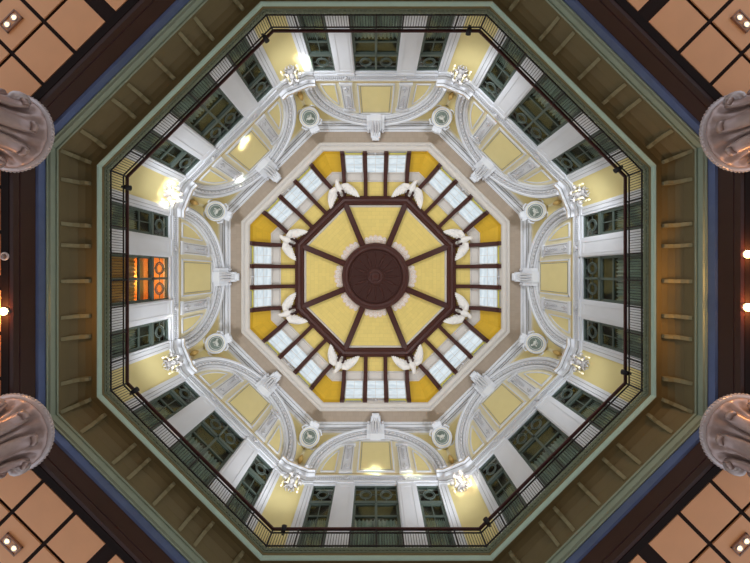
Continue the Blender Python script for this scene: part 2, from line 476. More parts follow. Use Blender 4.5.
# a core so that the corner behind is solid
im.prism_z([(p[0]+.0, p[1]) for p in imp_path()]+[(12.2, .3), (12.2, -.3)], 15.15, 16.06)
for o_, z_ in ((.155, 15.30), (.135, 15.43), (.26, 15.73), (.355, 15.86), (.27, 16.0)):
    im.path(imp_path(), [(o_-.06, z_-.016), (o_+.012, z_-.016), (o_+.012, z_+.016), (o_-.06, z_+.016)], 1 if z_ < 15.8 else 2)  # lower lines paint step shade in grey, upper ones are ochre
ime = im.mesh('impost', [M['white'], M['greyline'], M['ochre']])
for k in range(8):
    o = bpy.data.objects.new('trim_impost_'+SIDE_[k], ime); COL.objects.link(o); place(o, cang(k)); struct(o)

# ------------------------------------------------------------------ wall windows
def window(w, double, warm=False):
    root = empty('window_1'); h = ZT-ZB; x0 = .03
    z1, z2 = 14.05-ZB, 13.3-ZB
    m = MB(); fw = .07
    m.box(x0, x0+.14, -w/2, -w/2+fw, 0, h); m.box(x0, x0+.14, w/2-fw, w/2, 0, h)
    m.box(x0, x0+.14, -w/2, w/2, h-fw, h); m.box(x0-.03, x0+.16, -w/2, w/2, z1-.07, z1+.07)
    m.build('window_frame', M['frame'], root)
    leaves = ((-w/2+fw, 0), (0, w/2-fw)) if double else ((-w/2+fw, w/2-fw),)
    if double:
        m = MB(); m.box(x0-.03, x0+.15, -.055, .055, 0, h-fw); m.lathe([(.0, -.04), (.05, -.02), (.05, .25), (.0, .3)], 10, (x0-.04, 0, z1+.1)); m.build('mullion', M['frame'], root)
    for a, b_ in leaves:
        m = MB(); s_ = .06
        for y in (a, b_-s_): m.box(x0+.02, x0+.1, y, y+s_, 0, z1-.07)
        for z in (0, .9, z2-.04, z1-.13): m.box(x0+.02, x0+.1, a, b_, z, z+.07)
        if not double: m.box(x0+.03, x0+.09, (a+b_)/2-.02, (a+b_)/2+.02, .9, z1-.1)
        m.build('sash', M['frame'], root)
        c = (a+b_)/2; zc_ = (z1+h-.05)/2+.02
        m = MB(); m.torus((x0+.05, c, zc_), .27, .03, 'x', 28, 6, (1.08, 1))
        m.torus((x0+.05, c, zc_), .2, .018, 'x', 24, 6, (1.1, .9))
        for sg in (-1, 1):
            m.bar((x0+.05, c+sg*.28, zc_), (x0+.05, c+sg*((b_-a)/2-.01), zc_), .03, .03)
            m.bar((x0+.05, c, zc_+sg*.27), (x0+.05, c, zc_+sg*.46), .03, .03, (0, 1, 0))
        m.build('oval_ornament', M['frame'], root)
    m = MB(); m.box(x0+.055, x0+.062, -w/2+.05, w/2-.05, 0, h-.05); m.build('pane', M['glass'], root)
    # room behind and curtains
    m = MB(); d = .9
    m.add([(.3, -w/2, -.05), (d, -w/2, -.05), (d, w/2, -.05), (.3, w/2, -.05), (.3, -w/2, h+.05), (d, -w/2, h+.05), (d, w/2, h+.05), (.3, w/2, h+.05)],
          [(0, 1, 2, 3), (4, 5, 6, 7), (0, 1, 5, 4), (2, 3, 7, 6), (1, 2, 6, 5)])
    m.build('room_recess', M['warmroom'] if warm else M['room'], root)
    m = MB(); n = 60; zt = 2.62
    vs = []
    for i in range(n+1):
        y = -w/2+.1+(w-.2)*i/n
        x = .24+.05*math.sin(i*1.15)+.02*math.sin(i*2.7)
        vs += [(x, y, 0), (x, y, zt)]
    m.add(vs, [(2*i, 2*i+2, 2*i+3, 2*i+1) for i in range(n)], 0, True)
    m.build('curtain', M['warmroom'] if warm else M['curtain'], root)
    m = MB(); m.box(.36, .40, -w/2+.05, w/2-.05, z1-.42, z1-.12); m.build('blind_rail', M['room'] if not warm else M['warmroom'], root)
    return root
WD = window(2.22, True); WS = window(1.15, False); WL = window(2.22, True, True)
wn = 0; usedD = usedS = False
for k in range(8):
    for t, kind in ((-2.725, 'S'), (0, 'D'), (2.725, 'S')):
        wn += 1
        if k == 4 and kind == 'D': o = WL
        elif kind == 'D': o = WD if not usedD else copy_tree(WD); usedD = True
        else: o = WS if not usedS else copy_tree(WS); usedS = True
        o.name = 'window_%d' % wn
        place(o, sang(k), AW, t, ZB); struct(o)
lw = bpy.data.lights.new('room_lamp', 'POINT'); lw.energy = 90; lw.color = (1, .55, .22); lw.shadow_soft_size = .15
lo = bpy.data.objects.new('room_lamp', lw); COL.objects.link(lo); lo.parent = WL; lo.location = (.6, 0, 3.1)

# ================================================================== LUNETTES
zc = 15.95
for k in range(8):
    end = ('upper', 'lower') if FROM[k] == 'top' else ('left', 'right')
    # centre panel
    pr = empty('lunette_panel')
    zt = 19.08
    m = MB(); m.box(-.03, 0, -1.0, 1.0, 16.22, zt-.06); m.build('panel_field', M['yellow'], pr)
    m = MB()
    for y in (-1.04, 1.04): m.box(-.07, 0, y-.045, y+.045, 16.12, zt+.02)
    for z in (16.15, zt): m.box(-.07, 0, -1.08, 1.08, z-.045, z+.045)
    m.box(-.045, 0, -.90, -.87, 16.3, zt-.12, 1); m.box(-.045, 0, .87, .90, 16.3, zt-.12, 1)
    m.box(-.045, 0, -.9, .9, zt-.15, zt-.12, 1); m.box(-.045, 0, -.9, .9, 16.28, 16.31, 1)
    m.build('panel_frame', [M['white'], M['greyline']], pr)
    place(pr, sang(k), AW, 0, 0)
    tag(pr, 'framed square yellow panel in the middle of the %s arch' % SIDE[k], 'wall panel', 'yellow panels under the arches')
    # side panels
    for sg in (-1, 1):
        R = 3.12
        pts = [(2.32, 16.15), ] + [(R*math.sin(a), zc+R*math.cos(a)) for a in [math.asin(2.32/R)+(math.acos(.2/R)-math.asin(2.32/R))*i/14 for i in range(15)]]
        pts[-1] = (pts[-1][0], 16.15)
        poly = [(sg*y, z) for y, z in pts]
        pr = empty('lunette_panel')
        m = MB(); m.prism(poly, -.03, 0); m.build('panel_field', M['yellow'], pr)
        m = MB(); n = len(poly)
        for i in range(n):
            a, b_ = poly[i], poly[(i+1) % n]
            if math.dist(a, b_) > .01: m.bar((-.035, a[0], a[1]), (-.035, b_[0], b_[1]), .07, .07, (1, 0, 0))
        m.build('panel_frame', M['white'], pr)
        place(pr, sang(k), AW, 0, 0)
        e = end[(1 if sg > 0 else 0) if INC[k] > 0 else (0 if sg > 0 else 1)]
        tag(pr, 'curved yellow corner panel at the %s end of the %s arch' % (e, SIDE[k]), 'wall panel', 'curved panels under the arches')
# carved strips
def carved():
    root = empty('carved_strip')
    m = MB(); m.box(-.12, 0, -.33, .33, 15.95, 18.62); m.box(-.17, 0, -.40, .40, 18.5, 18.66); m.box(-.16, 0, -.38, .38, 15.95, 16.12)
    m.build('shaft', M['white'], root)
    m = MB()
    for y in (-.25, .25): m.box(-.135, -.115, y-.014, y+.014, 16.2, 18.4)
    m.build('incised_line', M['greyline'], root)  # raised grey bars paint the shade of incisions
    m = MB()
    z = 18.2
    for j in range(7):
        a = (j-3)*.42
        m.tube([(-.13, 0, z-.1), (-.2, .16*math.sin(a), z-.1+.17*math.cos(a)), (-.15, .25*math.sin(a), z-.1+.27*math.cos(a))], [.03, .055, .015], 6)
    m.ball((-.16, 0, z-.1), .09, 10)
    for j in range(6):
        zz = z-.28-.17*j; s_ = 1-.12*j
        m.ball((-.14, 0, zz), .075*s_, 8, sc=(.8, .8, 1.2))
        for sg in (-1, 1): m.tube([(-.13, 0, zz), (-.17, sg*.11*s_, zz+.06), (-.13, sg*.17*s_, zz-.01)], [.02, .035, .01], 6)
    m.build('carved_foliage', M['whitec'], root)
    m = MB()
    for j in range(3): m.ball((-.14, 0, 16.3+.16*j), .06, 8)
    for sg in (-1, 1): m.tube([(-.13, 0, 16.3), (-.16, sg*.13, 16.42), (-.13, sg*.1, 16.55)], [.03, .04, .01], 6)
    m.build('foot_ornament', M['whitec'], root)
    return root
CS = carved(); first = True
for k in range(8):
    for t in (-1.70, 1.70):
        o = CS if first else copy_tree(CS); first = False
        place(o, sang(k), AW, t, 0)
        e = (('upper', 'lower') if FROM[k] == 'top' else ('left', 'right'))[(1 if t > 0 else 0) if INC[k] > 0 else (0 if t > 0 else 1)]
        tag(o, 'narrow carved white strip under the %s arch, %s side of its square panel' % (SIDE[k], e), 'carved pilaster', 'carved strips under the arches')
# archivolts
def arch():
    root = empty('wall_arch')
    prof = [(3.36, 11.0), (3.36, 10.86), (3.44, 10.84), (3.46, 10.78), (3.54, 10.76), (3.72, 10.66), (3.76, 10.62), (3.80, 10.50), (3.88, 10.47), (3.93, 10.50), (3.96, 10.56), (4.03, 10.58), (4.03, 10.85), (3.9, 11.0)]
    m = MB(); n = 48; vs = []
    for i in range(n+1):
        a = -PI/2+PI*i/n
        for R, A in prof: vs.append((A-AW, R*math.sin(a), R*math.cos(a)))
    p = len(prof)
    m.add(vs, [(i*p+j, i*p+(j+1) % p, (i+1)*p+(j+1) % p, (i+1)*p+j) for i in range(n) for j in range(p)]+[list(range(p)), [n*p+j for j in range(p)]])
    m.build('moulding', M['white'], root)
    m = MB()
    def row(R, A, nb, r0, r1, name):
        m = MB(); pts = []; rad = []; n = nb*8
        for i in range(n+1):
            a = -PI/2+PI*i/n
            pts.append((A-AW, R*math.sin(a), R*math.cos(a))); q = abs(math.sin(PI*i/8)); rad.append(r1+(r0-r1)*q**.7)
        m.tube(pts, rad, 7, up=(1, 0, 0)); m.build(name, M['whitec'], root)
    row(3.64, 10.69, 40, .085, .02, 'bead_row'); row(3.42, 10.845, 84, .04, .015, 'pearl_row')
    m = MB()
    for (R, A) in ((3.55, 10.735), (3.765, 10.6), (3.97, 10.545)):
        pts = [(A-AW, R*math.sin(a), R*math.cos(a)) for a in [-PI/2+PI*i/48 for i in range(49)]]
        m.tube(pts, .016, 5)
    m.build('groove_line', M['greyline'], root)  # thin grey tubes paint groove shade along the arch
    return root
AR = arch()
for k in range(8):
    o = AR if k == 0 else copy_tree(AR)
    place(o, sang(k), AW, 0, zc)
    tag(o, 'white beaded plaster arch spanning the %s wall' % SIDE[k], 'arch', 'plaster arches round the dome')
# keystones
def keystone():
    root = empty('keystone')
    m = MB(); m.prism_y([(10.95, 19.12), (10.55, 19.18), (10.42, 19.45), (10.16, 19.86), (10.12, 20.24), (10.95, 20.24)], -.36, .36)
    m.prism_y([(10.95, 19.2), (10.6, 19.3), (10.5, 19.5), (10.28, 19.86), (10.26, 20.24), (10.95, 20.24)], -.6, .6)
    m.xform(Matrix.Translation((-AW, 0, 0))); m.build('block', M['white'], root)
    m = MB(); m.lathe([(0, -.34), (.2, -.34), (.24, -.3), (.19, -.22), (.19, .22), (.24, .3), (.2, .34), (0, .34)], 18, (9.98-AW, 0, 20.0), 'y')
    m.lathe([(0, -.26), (.13, -.26), (.15, -.2), (.15, .2), (.13, .26), (0, .26)], 14, (9.74-AW, 0, 20.06), 'y')
    m.build('scroll', M['white'], root)
    m = MB()
    for sg in (-1, 0, 1):
        m.tube([(10.5-AW, sg*.2, 19.22), (10.33-AW, sg*.2, 19.52), (10.1-AW, sg*.18, 19.82), (9.84-AW, sg*.12, 19.86)], [.03, .075, .08, .03], 8)
    for sg in (-1, 1): m.ball((10.2-AW, sg*.5, 19.98), .11, 10)
    m.build('acanthus_leaf', M['whitec'], root)
    return root
KS = keystone()
for k in range(8):
    o = KS if k == 0 else copy_tree(KS)
    place(o, sang(k), AW, 0, 0)
    tag(o, 'white scrolled keystone at the crown of the %s arch' % SIDE[k], 'keystone', 'keystones of the arches')
# medallions in the spandrels
def medallion():
    root = empty('medallion'); tilt = math.radians(38)
    Mx = Matrix.Rotation(-tilt, 4, 'Y')        # front faces -x, tilted down
    def B(m, n, mt): m.xform(Mx); m.build(n, mt, root)
    m = MB(); m.lathe([(0, .55), (.5, .5), (.66, .1), (.66, -.02), (.6, -.05), (0, -.05)], 32, ax='x'); B(m, 'backing', M['cream'])
    m = MB(); m.torus((-.05, 0, 0), .6, .06, 'x', 36, 8); m.torus((-.06, 0, 0), .47, .03, 'x', 36, 6); B(m, 'frame_ring', M['white'])
    m = MB(); m.lathe([(0, -.075), (.46, -.075), (.47, -.04), (0, -.04)], 32, ax='x'); B(m, 'field', M['relief'])
    m = MB(); m.torus((-.08, 0, 0), .38, .02, 'x', 30, 6)
    m.tube([(-.09, -.2, -.03), (-.13, -.08, .03), (-.14, .06, .0), (-.1, .2, .1)], [.03, .085, .095, .04], 8)
    m.ball((-.12, .2, .13), .065, 8)
    for y in (-.1, -.02, .08, .13): m.tube([(-.11, y, 0), (-.11, y+.02, -.17)], .025, 6)
    m.tube([(-.1, -.2, 0), (-.1, -.27, .1)], .02, 6)
    B(m, 'animal_relief', M['reliefl'])
    for sg in (-1, 1):
        m = MB()
        m.tube([(0, sg*.3, .62), (-.08, sg*.55, .58), (-.06, sg*.68, .36), (-.02, sg*.6, .3)], [.05, .07, .06, .03], 8); B(m, 'upper_scroll', M['white'])
        m = MB()
        m.tube([(0, sg*.3, -.6), (-.05, sg*.5, -.6), (-.02, sg*.62, -.42)], [.04, .05, .02], 8); B(m, 'lower_scroll', M['white'])
    m = MB()
    m.prism_y([(.1, .55), (-.2, .6), (-.28, .85), (-.14, 1.02), (.2, 1.05)], -.3, .3)
    m.ball((-.22, 0, .84), .12, 8, sc=(1, 1.8, 1)); B(m, 'bracket', M['white'])
    m = MB()
    m.tube([(.36, 0, -1.25), (.28, 0, -1.6), (.3, 0, -1.85), (.4, 0, -2.0)], [.03, .13, .15, .05], 8)
    m.build('leaf_drop', M['ochre'], root)
    return root
MD = medallion()
for k in range(8):
    o = MD if k == 0 else copy_tree(MD)
    place(o, cang(k), 11.13, 0, 18.32)
    tag(o, 'round grey-green relief medallion in a white ring between the %s arches' % CORNER[k], 'medallion', 'medallions between the arches')
# ochre spandrel inlays (flat raised panels following the arch)
for k in range(8):
    g = MB()
    for sg in (-1, 1):
        R = 4.14; A = 10.8
        arc = [(R*math.sin(a), zc+R*math.cos(a)) for a in [math.radians(36)+(math.radians(82)-math.radians(36))*i/12 for i in range(13)]]
        poly = [(sg*min(y, 4.33), z) for y, z in arc]+[(sg*4.36, 16.7), (sg*4.36, 19.42), (sg*2.6, 19.5)]
        g.prism(poly, A-.025, A+.01)
    o = struct(g.build('trim_spandrel_inlay_'+SIDE_[k], M['yellow'])); place(o, sang(k))

# ================================================================== UPPER CORNICE + DOME
b = MB(); b.ring8([(10.82, 19.72), (10.72, 19.80), (10.66, 19.86), (10.66, 19.94), (10.58, 19.96), (10.58, 20.03), (10.46, 20.10), (10.42, 20.16), (10.34, 20.17), (10.30, 20.25), (10.30, 20.4), (10.95, 20.4)])
struct(b.build('trim_cornice', M['white']))
b = MB()
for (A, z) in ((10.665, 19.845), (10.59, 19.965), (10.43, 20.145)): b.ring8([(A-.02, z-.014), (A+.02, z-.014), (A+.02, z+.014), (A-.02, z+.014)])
struct(b.build('trim_cornice_line', M['greyline']))  # grey rings paint shade under the cornice steps
for k in range(8):
    b = MB(); b.seg8([(10.4, 20.25), (9.45, 20.25), (9.45, 20.4), (10.4, 20.4)])
    o = struct(b.build('ceiling_cornice_soffit_'+SIDE_[k], M['beige'])); place(o, sang(k))
b = MB(); b.ring8([(9.52, 20.26), (9.50, 20.15), (9.40, 20.12), (9.34, 20.17), (9.26, 20.17), (9.20, 20.12), (9.08, 20.12), (9.00, 20.18), (8.95, 20.27), (8.95, 20.4), (9.52, 20.4)])
struct(b.build('trim_dome_opening', M['dband']))
b = MB()
for k in range(8):
    st = len(b.v); n = 64; w = 9.3*T8*2
    for i in range(n):
        t = -w/2+(i+.5)*w/n; b.ball((9.30, t, 20.15), .034, 6)
    b.xform(Matrix.Rotation(sang(k), 4, 'Z'), st)
struct(b.build('trim_dome_beads', M['whitec']))

SH = [(8.97, 20.28), (8.86, 20.60), (7.90, 21.68), (7.32, 21.92), (6.75, 22.08), (6.1, 22.22)]
TR = [-2.40, -.76, .76, 2.40]
for k in range(8):
    w = MB(); th = .15
    def quad(A0, z0, A1, z1, ta0, tb0, ta1, tb1, mi):
        w.add([(A0, ta0, z0), (A0, tb0, z0), (A1, tb1, z1), (A1, ta1, z1)], [(0, 1, 2, 3)], mi)
    for i in range(5):
        (A0, z0), (A1, z1) = SH[i], SH[i+1]
        h0, h1 = A0*T8, A1*T8
        if i < 2:
            e = 2.4
            quad(A0, z0, A1, z1, -h0, -e, -h1, -e, 1); quad(A0, z0, A1, z1, e, h0, e, h1, 1)
            quad(A0, z0, A1, z1, -e, e, -e, e, 2 if i == 0 else 2)
        elif i == 2: quad(A0, z0, A1, z1, -h0, h0, -h1, h1, 2)
        else: quad(A0, z0, A1, z1, -h0, h0, -h1, h1, 0)
    o = struct(w.build('ceiling_dome_'+SIDE_[k], [M['dyellow'], M['dgold'], M['dband']])); place(o, sang(k))
    # white band lip
    g = MB(); g.seg8([(7.94, 21.62), (7.88, 21.58), (7.82, 21.63), (7.86, 21.72)]); g.seg8([(7.38, 21.87), (7.32, 21.83), (7.26, 21.88), (7.3, 21.96)])
    o = struct(g.build('trim_dome_band_'+SIDE_[k], M['dband'])); place(o, sang(k))

# --- dome windows (daylit) : local frame on the sloped shell strip
dx, dz = SH[2][0]-SH[1][0], SH[2][1]-SH[1][1]; L = math.hypot(dx, dz); slope = math.atan2(dz, -dx)
def dome_window(w):
    root = empty('window_25')
    # local: u up the slope (0..L), y across, n = inward-down normal ; build with x=-u, z=-n then rotate
    R = Matrix.Rotation(slope, 4, 'Y')      # tilts -x upward
    m = MB(); m.box(-L+.02, -.02, -w/2, w/2, -.03, -.005); m.xform(R); m.build('pane', M['pane'], root)
    m = MB()
    for y in (-w/2, w/2-.05): m.box(-L, 0, y, y+.05, -.09, 0)
    for x in (-L, -.05): m.box(x, x+.05, -w/2, w/2, -.09, 0)
    m.xform(R); m.build('window_frame', M['dband'], root)
    m = MB(); m.box(-L*.55, -L*.55+.025, -w/2, w/2, -.05, -.02); m.box(-L*.2, -L*.2+.02, -w/2, w/2, -.05, -.02)
    m.box(-L+.1, -.05, -.01, .01, -.045, -.02)
    m.xform(R); m.build('glazing_bar', M['dband'], root)
    return root
DW = dome_window(1.30); first = True
for k in range(8):
    for t in (-1.58, 0, 1.58):
        o = DW if first else copy_tree(DW); first = False
        wn += 1; o.name = 'window_%d' % wn
        place(o, sang(k), SH[1][0]-.02, t, SH[1][1]-.01); struct(o)
# sills below the dome windows: yellow rail at the side bays, relief plaque in the middle bay
for k in range(8):
    g = MB()
    for t in (-1.58, 1.58):
        g.bar((8.85, t-.62, 20.52), (8.85, t+.62, 20.52), .08, .06, (1, 0, .3)); 
        g.bar((8.91, t-.62, 20.40), (8.91, t+.62, 20.40), .05, .04, (1, 0, .3), 1)
        for y in (-.6, .6): g.bar((8.86, t+y, 20.58), (8.93, t+y, 20.34), .05, .05, (0, 1, 0), 0)
    o = struct(g.build('trim_dome_sill_'+SIDE_[k], [M['sillgold'], M['greyline']])); place(o, sang(k))
def plaque():
    root = empty('relief_plaque')
    m = MB(); m.bar((.09, -.6, 20.44), (.09, .6, 20.44), .26, .06, (1, 0, .35)); m.build('plate', M['dband'], root)
    m = MB()
    for j in range(-4, 5):
        x = .03; z = 20.44
        m.torus((x, j*.13, z+.03*math.cos(j*PI)), .06, .018, 'x', 12, 5)
    m.ball((.02, 0, 20.44), .09, 10)
    m.build('scrollwork', M['whitec'], root)
    return root
PL = plaque()
for k in range(8):
    o = PL if k == 0 else copy_tree(PL); place(o, sang(k), 8.8, 0, 0)
    tag(o, 'white scrollwork plaque under the middle dome window above the %s wall' % SIDE[k], 'relief plaque', 'relief plaques under the dome windows')

# --- curved ribs, four to a side
upper = [(A, z+.0) for A, z in SH]
lower = [(6.15, 22.0), (6.9, 21.82), (7.4, 21.62), (7.9, 21.32), (8.35, 20.86), (8.66, 20.5), (8.78, 20.28)]
rb = MB(); poly = [(A-7.5, z-21.5) for A, z in upper+lower]
rb.prism_y(poly, -.14, .14)
low2 = [(A, z-.05) for A, z in lower]
rb.prism_y([(A-7.5, z-21.5) for A, z in lower[::-1]+low2], -.09, .09)
rme = rb.mesh('dome_rib', M['brown'])
for k in range(8):
    for i, t in enumerate(TR):
        o = bpy.data.objects.new('dome_rib', rme); COL.objects.link(o); place(o, sang(k), 7.5, t, 21.5)
        tag(o, 'curved dark brown dome rib, %s above the %s wall' % (rank(k, i, 4), SIDE[k]), 'rib', 'curved ribs between the dome windows')

# --- dark octagon frame, crown ceiling, radial ribs, rosette
oc = MB(); oc.ring8([(6.22, 22.3), (6.22, 22.02), (6.14, 21.98), (6.06, 22.0), (5.98, 21.93), (5.78, 21.93), (5.72, 22.02), (5.62, 22.04), (5.55, 22.14), (5.55, 22.45), (6.22, 22.45)])
tag(oc.build('octagon_frame', M['brown']), 'dark brown moulded octagon frame round the crown of the dome', 'ceiling frame')
for k in range(8):
    g = MB(); g.seg8([(5.58, 22.32), (2.3, 22.52), (2.3, 22.6), (5.58, 22.6)])
    o = struct(g.build('ceiling_crown_'+SIDE_[k], M['dyellow'])); place(o, sang(k))
    g = MB(); g.seg8([(5.56, 22.34), (5.56, 22.22), (5.46, 22.22), (5.40, 22.35)])
    o = struct(g.build('trim_crown_'+SIDE_[k], M['dband'])); place(o, sang(k))
rr = MB(); rr.bar((-1.75, 0, .02), (1.85, 0, -.1), .44, .3); rr.bar((-1.75, 0, -.14), (1.85, 0, -.26), .25, .1)
rrme = rr.mesh('radial_rib', M['brown'])
for k in range(8):
    o = bpy.data.objects.new('radial_rib', rrme); COL.objects.link(o); place(o, cang(k), 4.25, 0, 22.37)
    tag(o, 'straight brown rib from rosette to %s of the octagon' % CORNER_POS[k], 'rib', 'straight ribs round the rosette')

ro = empty('rosette'); ro.location = (0, 0, 22.3)
m = MB(); m.lathe([(2.62, .3), (2.62, -.12), (2.55, -.2), (2.45, -.22), (2.38, -.16), (2.3, -.16), (2.24, -.22), (2.16, -.22), (2.1, -.1), (2.1, .1)], 64); m.build('rim', M['brown'], ro)
m = MB(); m.lathe([(2.12, -.04), (1.9, -.02), (0, -.02)], 48); m.lathe([(2.5, .2), (0, .2)], 32); m.build('disc', M['brownd'], ro)
m = MB(); m.lathe([(.62, -.02), (.60, -.09), (.52, -.09), (.5, -.04), (.36, -.05), (.34, -.12), (.25, -.16), (.12, -.18), (0, -.18)], 32)
m.build('boss', M['brown'], ro)
m = MB()
for i in range(16):
    a = i*PI/8; c, s_ = math.cos(a), math.sin(a)
    m.tube([(.7*c, .7*s_, -.03), (1.2*c, 1.2*s_, -.07), (1.75*c, 1.75*s_, -.03)], [.03, .11 if i % 2 else .06, .02], 6, flat=.4)
    m.torus((1.86*c, 1.86*s_, -.03), .1, .022, 'z', 10, 5)
m.torus((0, 0, -.03), 1.98, .03, 'z', 48, 6); m.torus((0, 0, -.03), .78, .02, 'z', 32, 6)
m.build('carved_leaf', M['brown'], ro)
tag(ro, 'large round dark brown carved rosette at the very centre of the dome', 'rosette')
def lace():
    root = empty('lace_crest')
    m = MB(); n = 40; am = math.radians(17.2)
    inner = [(2.58*math.cos(a), 2.58*math.sin(a)) for a in [-am+2*am*i/n for i in range(n+1)]]
    out = []
    for i in range(n+1):
        a = -am+2*am*i/n; u = (a+am)/(2*am)
        r = 2.98+.14*abs(math.sin(u*PI*5))+.16*math.sin(u*PI)
        out.append((r*math.cos(a), r*math.sin(a)))
    m.prism_z(inner+out[::-1], -.05, 0); m.build('scalloped_plate', M['lace'], root)
    m = MB()
    for i in range(5):
        a = -am+2*am*(i+.5)/5
        m.torus((2.98*math.cos(a), 2.98*math.sin(a), -.06), .12, .03, 'z', 14, 5)
        m.ball((2.98*math.cos(a), 2.98*math.sin(a), -.06), .05, 6)
    for i in range(12):
        a = -am+2*am*(i+.5)/12; m.ball((2.73*math.cos(a), 2.73*math.sin(a), -.06), .05, 6)
    m.build('ring_ornament', M['statue'], root)
    return root
LC = lace()
for k in range(8):
    o = LC if k == 0 else copy_tree(LC); place(o, sang(k), 0, 0, 22.47)
    tag(o, 'pinkish white lacy plaster crest on the %s edge of the rosette' % SIDE[k], 'plaster ornament', 'lacy crests round the rosette')

# --- eagles
def eagle():
    root = empty('eagle_statue')
    # body, neck, head and beak as one surface, head outward (+x) and dropped toward the hall
    m = MB()
    m.tube([(-.34, 0, .06), (-.26, 0, .0), (-.12, 0, -.06), (.06, 0, -.12), (.22, 0, -.16), (.36, 0, -.2), (.46, .01, -.24), (.54, .03, -.27), (.62, .07, -.28), (.69, .12, -.28), (.75, .18, -.26), (.79, .23, -.2)],
           [.06, .16, .24, .29, .28, .22, .17, .155, .15, .12, .06, .01], 12)
    m.build('body', M['statue'], root)
    for sg in (-1, 1):
        m = MB()
        # shoulder mass sweeping out then back toward the octagon frame
        m.tube([(.04, sg*.1, -.08), (.16, sg*.36, -.12), (.14, sg*.66, -.10), (-.1, sg*.9, -.05), (-.42, sg*1.06, 0)], [.2, .23, .18, .12, .04], 10, flat=.55)
        spec = [(.12, .30, -.34, .36, .14), (.17, .42, -.50, .50, .135), (.17, .55, -.64, .66, .13), (.14, .67, -.80, .82, .125), (.08, .78, -.94, .96, .115), (0, .88, -1.02, 1.08, .10), (-.08, .96, -1.06, 1.18, .085)]
        for j, (x0, y0, x1, y1, r) in enumerate(spec):
            p0 = Vector((x0, sg*y0, -.08+.01*j)); p1 = Vector((x1, sg*y1, .03-.012*j))
            pts = [p0.lerp(p1, q)+Vector((0, sg*.03*math.sin(q*PI), -.05*math.sin(q*PI))) for q in (0, .25, .5, .75, .92, 1)]
            m.tube(pts, [r*.8, r, r, r*.85, r*.55, r*.15], 8, flat=.4)
        for j, (x0, y0, x1, y1, r) in enumerate(spec[:6]):
            p0 = Vector((x0, sg*y0, -.12)); p1 = p0.lerp(Vector((x1, sg*y1, -.09)), .42)
            m.tube([p0, p0.lerp(p1, .5), p1], [r*.7, r*.85, r*.2], 6, flat=.5)
        m.build('wing', M['statue'], root)
    m = MB()
    for j in range(-2, 3): m.tube([(-.24, j*.03, .04), (-.36, j*.05, .1), (-.46, j*.065, .18)], [.05, .055, .02], 6, flat=.4)
    m.build('tail', M['statue'], root)
    for sg in (-1, 1):
        m = MB()
        m.tube([(-.1, sg*.14, -.2), (-.24, sg*.22, -.34), (-.42, sg*.2, -.26), (-.5, sg*.16, -.05)], [.07, .085, .075, .04], 8)
        for q in (-1, 0, 1): m.tube([(-.4, sg*.16, -.22), (-.54, sg*.16+q*.06, -.24), (-.6, sg*.16+q*.07, -.12)], [.03, .03, .008], 6)
        m.build('talon', M['brownd'], root)
    m = MB(); m.bar((-.2, 0, .02), (-.2, 0, .36), .22, .3, (0, 1, 0)); m.build('perch', M['brown'], root)
    return root
EG = eagle()
for k in range(8):
    o = EG if k == 0 else copy_tree(EG); place(o, cang(k), 7.12, 0, 21.78)
    tag(o, 'white eagle statue at the %s of the dark octagon' % CORNER_POS[k], 'statue', 'eagles round the dome')

# ================================================================== RAILINGS
AR_ = 10.2; zr = 10.66; zt = 11.67; HS = AR_*T8
def railing():
    root = empty('balcony_railing')
    m = MB(); m.seg8([(AR_-.06, zt-.02), (AR_-.04, zt-.035), (AR_+.04, zt-.035), (AR_+.06, zt-.02), (AR_+.06, zt+.02), (AR_+.03, zt+.04), (AR_-.03, zt+.04), (AR_-.06, zt+.02)])
    m.xform(Matrix.Translation((-AR_, 0, -zr))); m.build('handrail', M['maroon'], root)
    for z in (10.95, 11.50):
        m = MB(); m.seg8([(AR_-.02, z-.018), (AR_+.02, z-.018), (AR_+.02, z+.018), (AR_-.02, z+.018)])
        m.xform(Matrix.Translation((-AR_, 0, -zr))); m.build('rail', M['iron'], root)
    pm_ = MB(); pm_.box(-.028, .028, -.028, .028, 0, zt-zr-.02); pm_.ball((0, 0, .29), .055, 8); pm_.ball((0, 0, .84), .05, 8)
    pme = pm_.mesh('post', M['iron'])
    bm_ = MB(); bm_.box(-.009, .009, -.009, .009, .02, .86); bme_ = bm_.mesh('baluster', M['iron'])
    for i in range(-4, 4):
        t = HS*i/4
        o = bpy.data.objects.new('post', pme); COL.objects.link(o); o.parent = root; o.location = (0, t, 0)
        for j in range(1, 10):
            o = bpy.data.objects.new('baluster', bme_); COL.objects.link(o); o.parent = root; o.location = (0, t+HS/4*j/10, 0)
    return root
RL = railing()
for k in range(8):
    o = RL if k == 0 else copy_tree(RL); place(o, sang(k), AR_, 0, zr)
    tag(o, 'black iron balcony railing with maroon handrail along the %s side' % SIDE[k], 'railing', 'railings round the gallery')
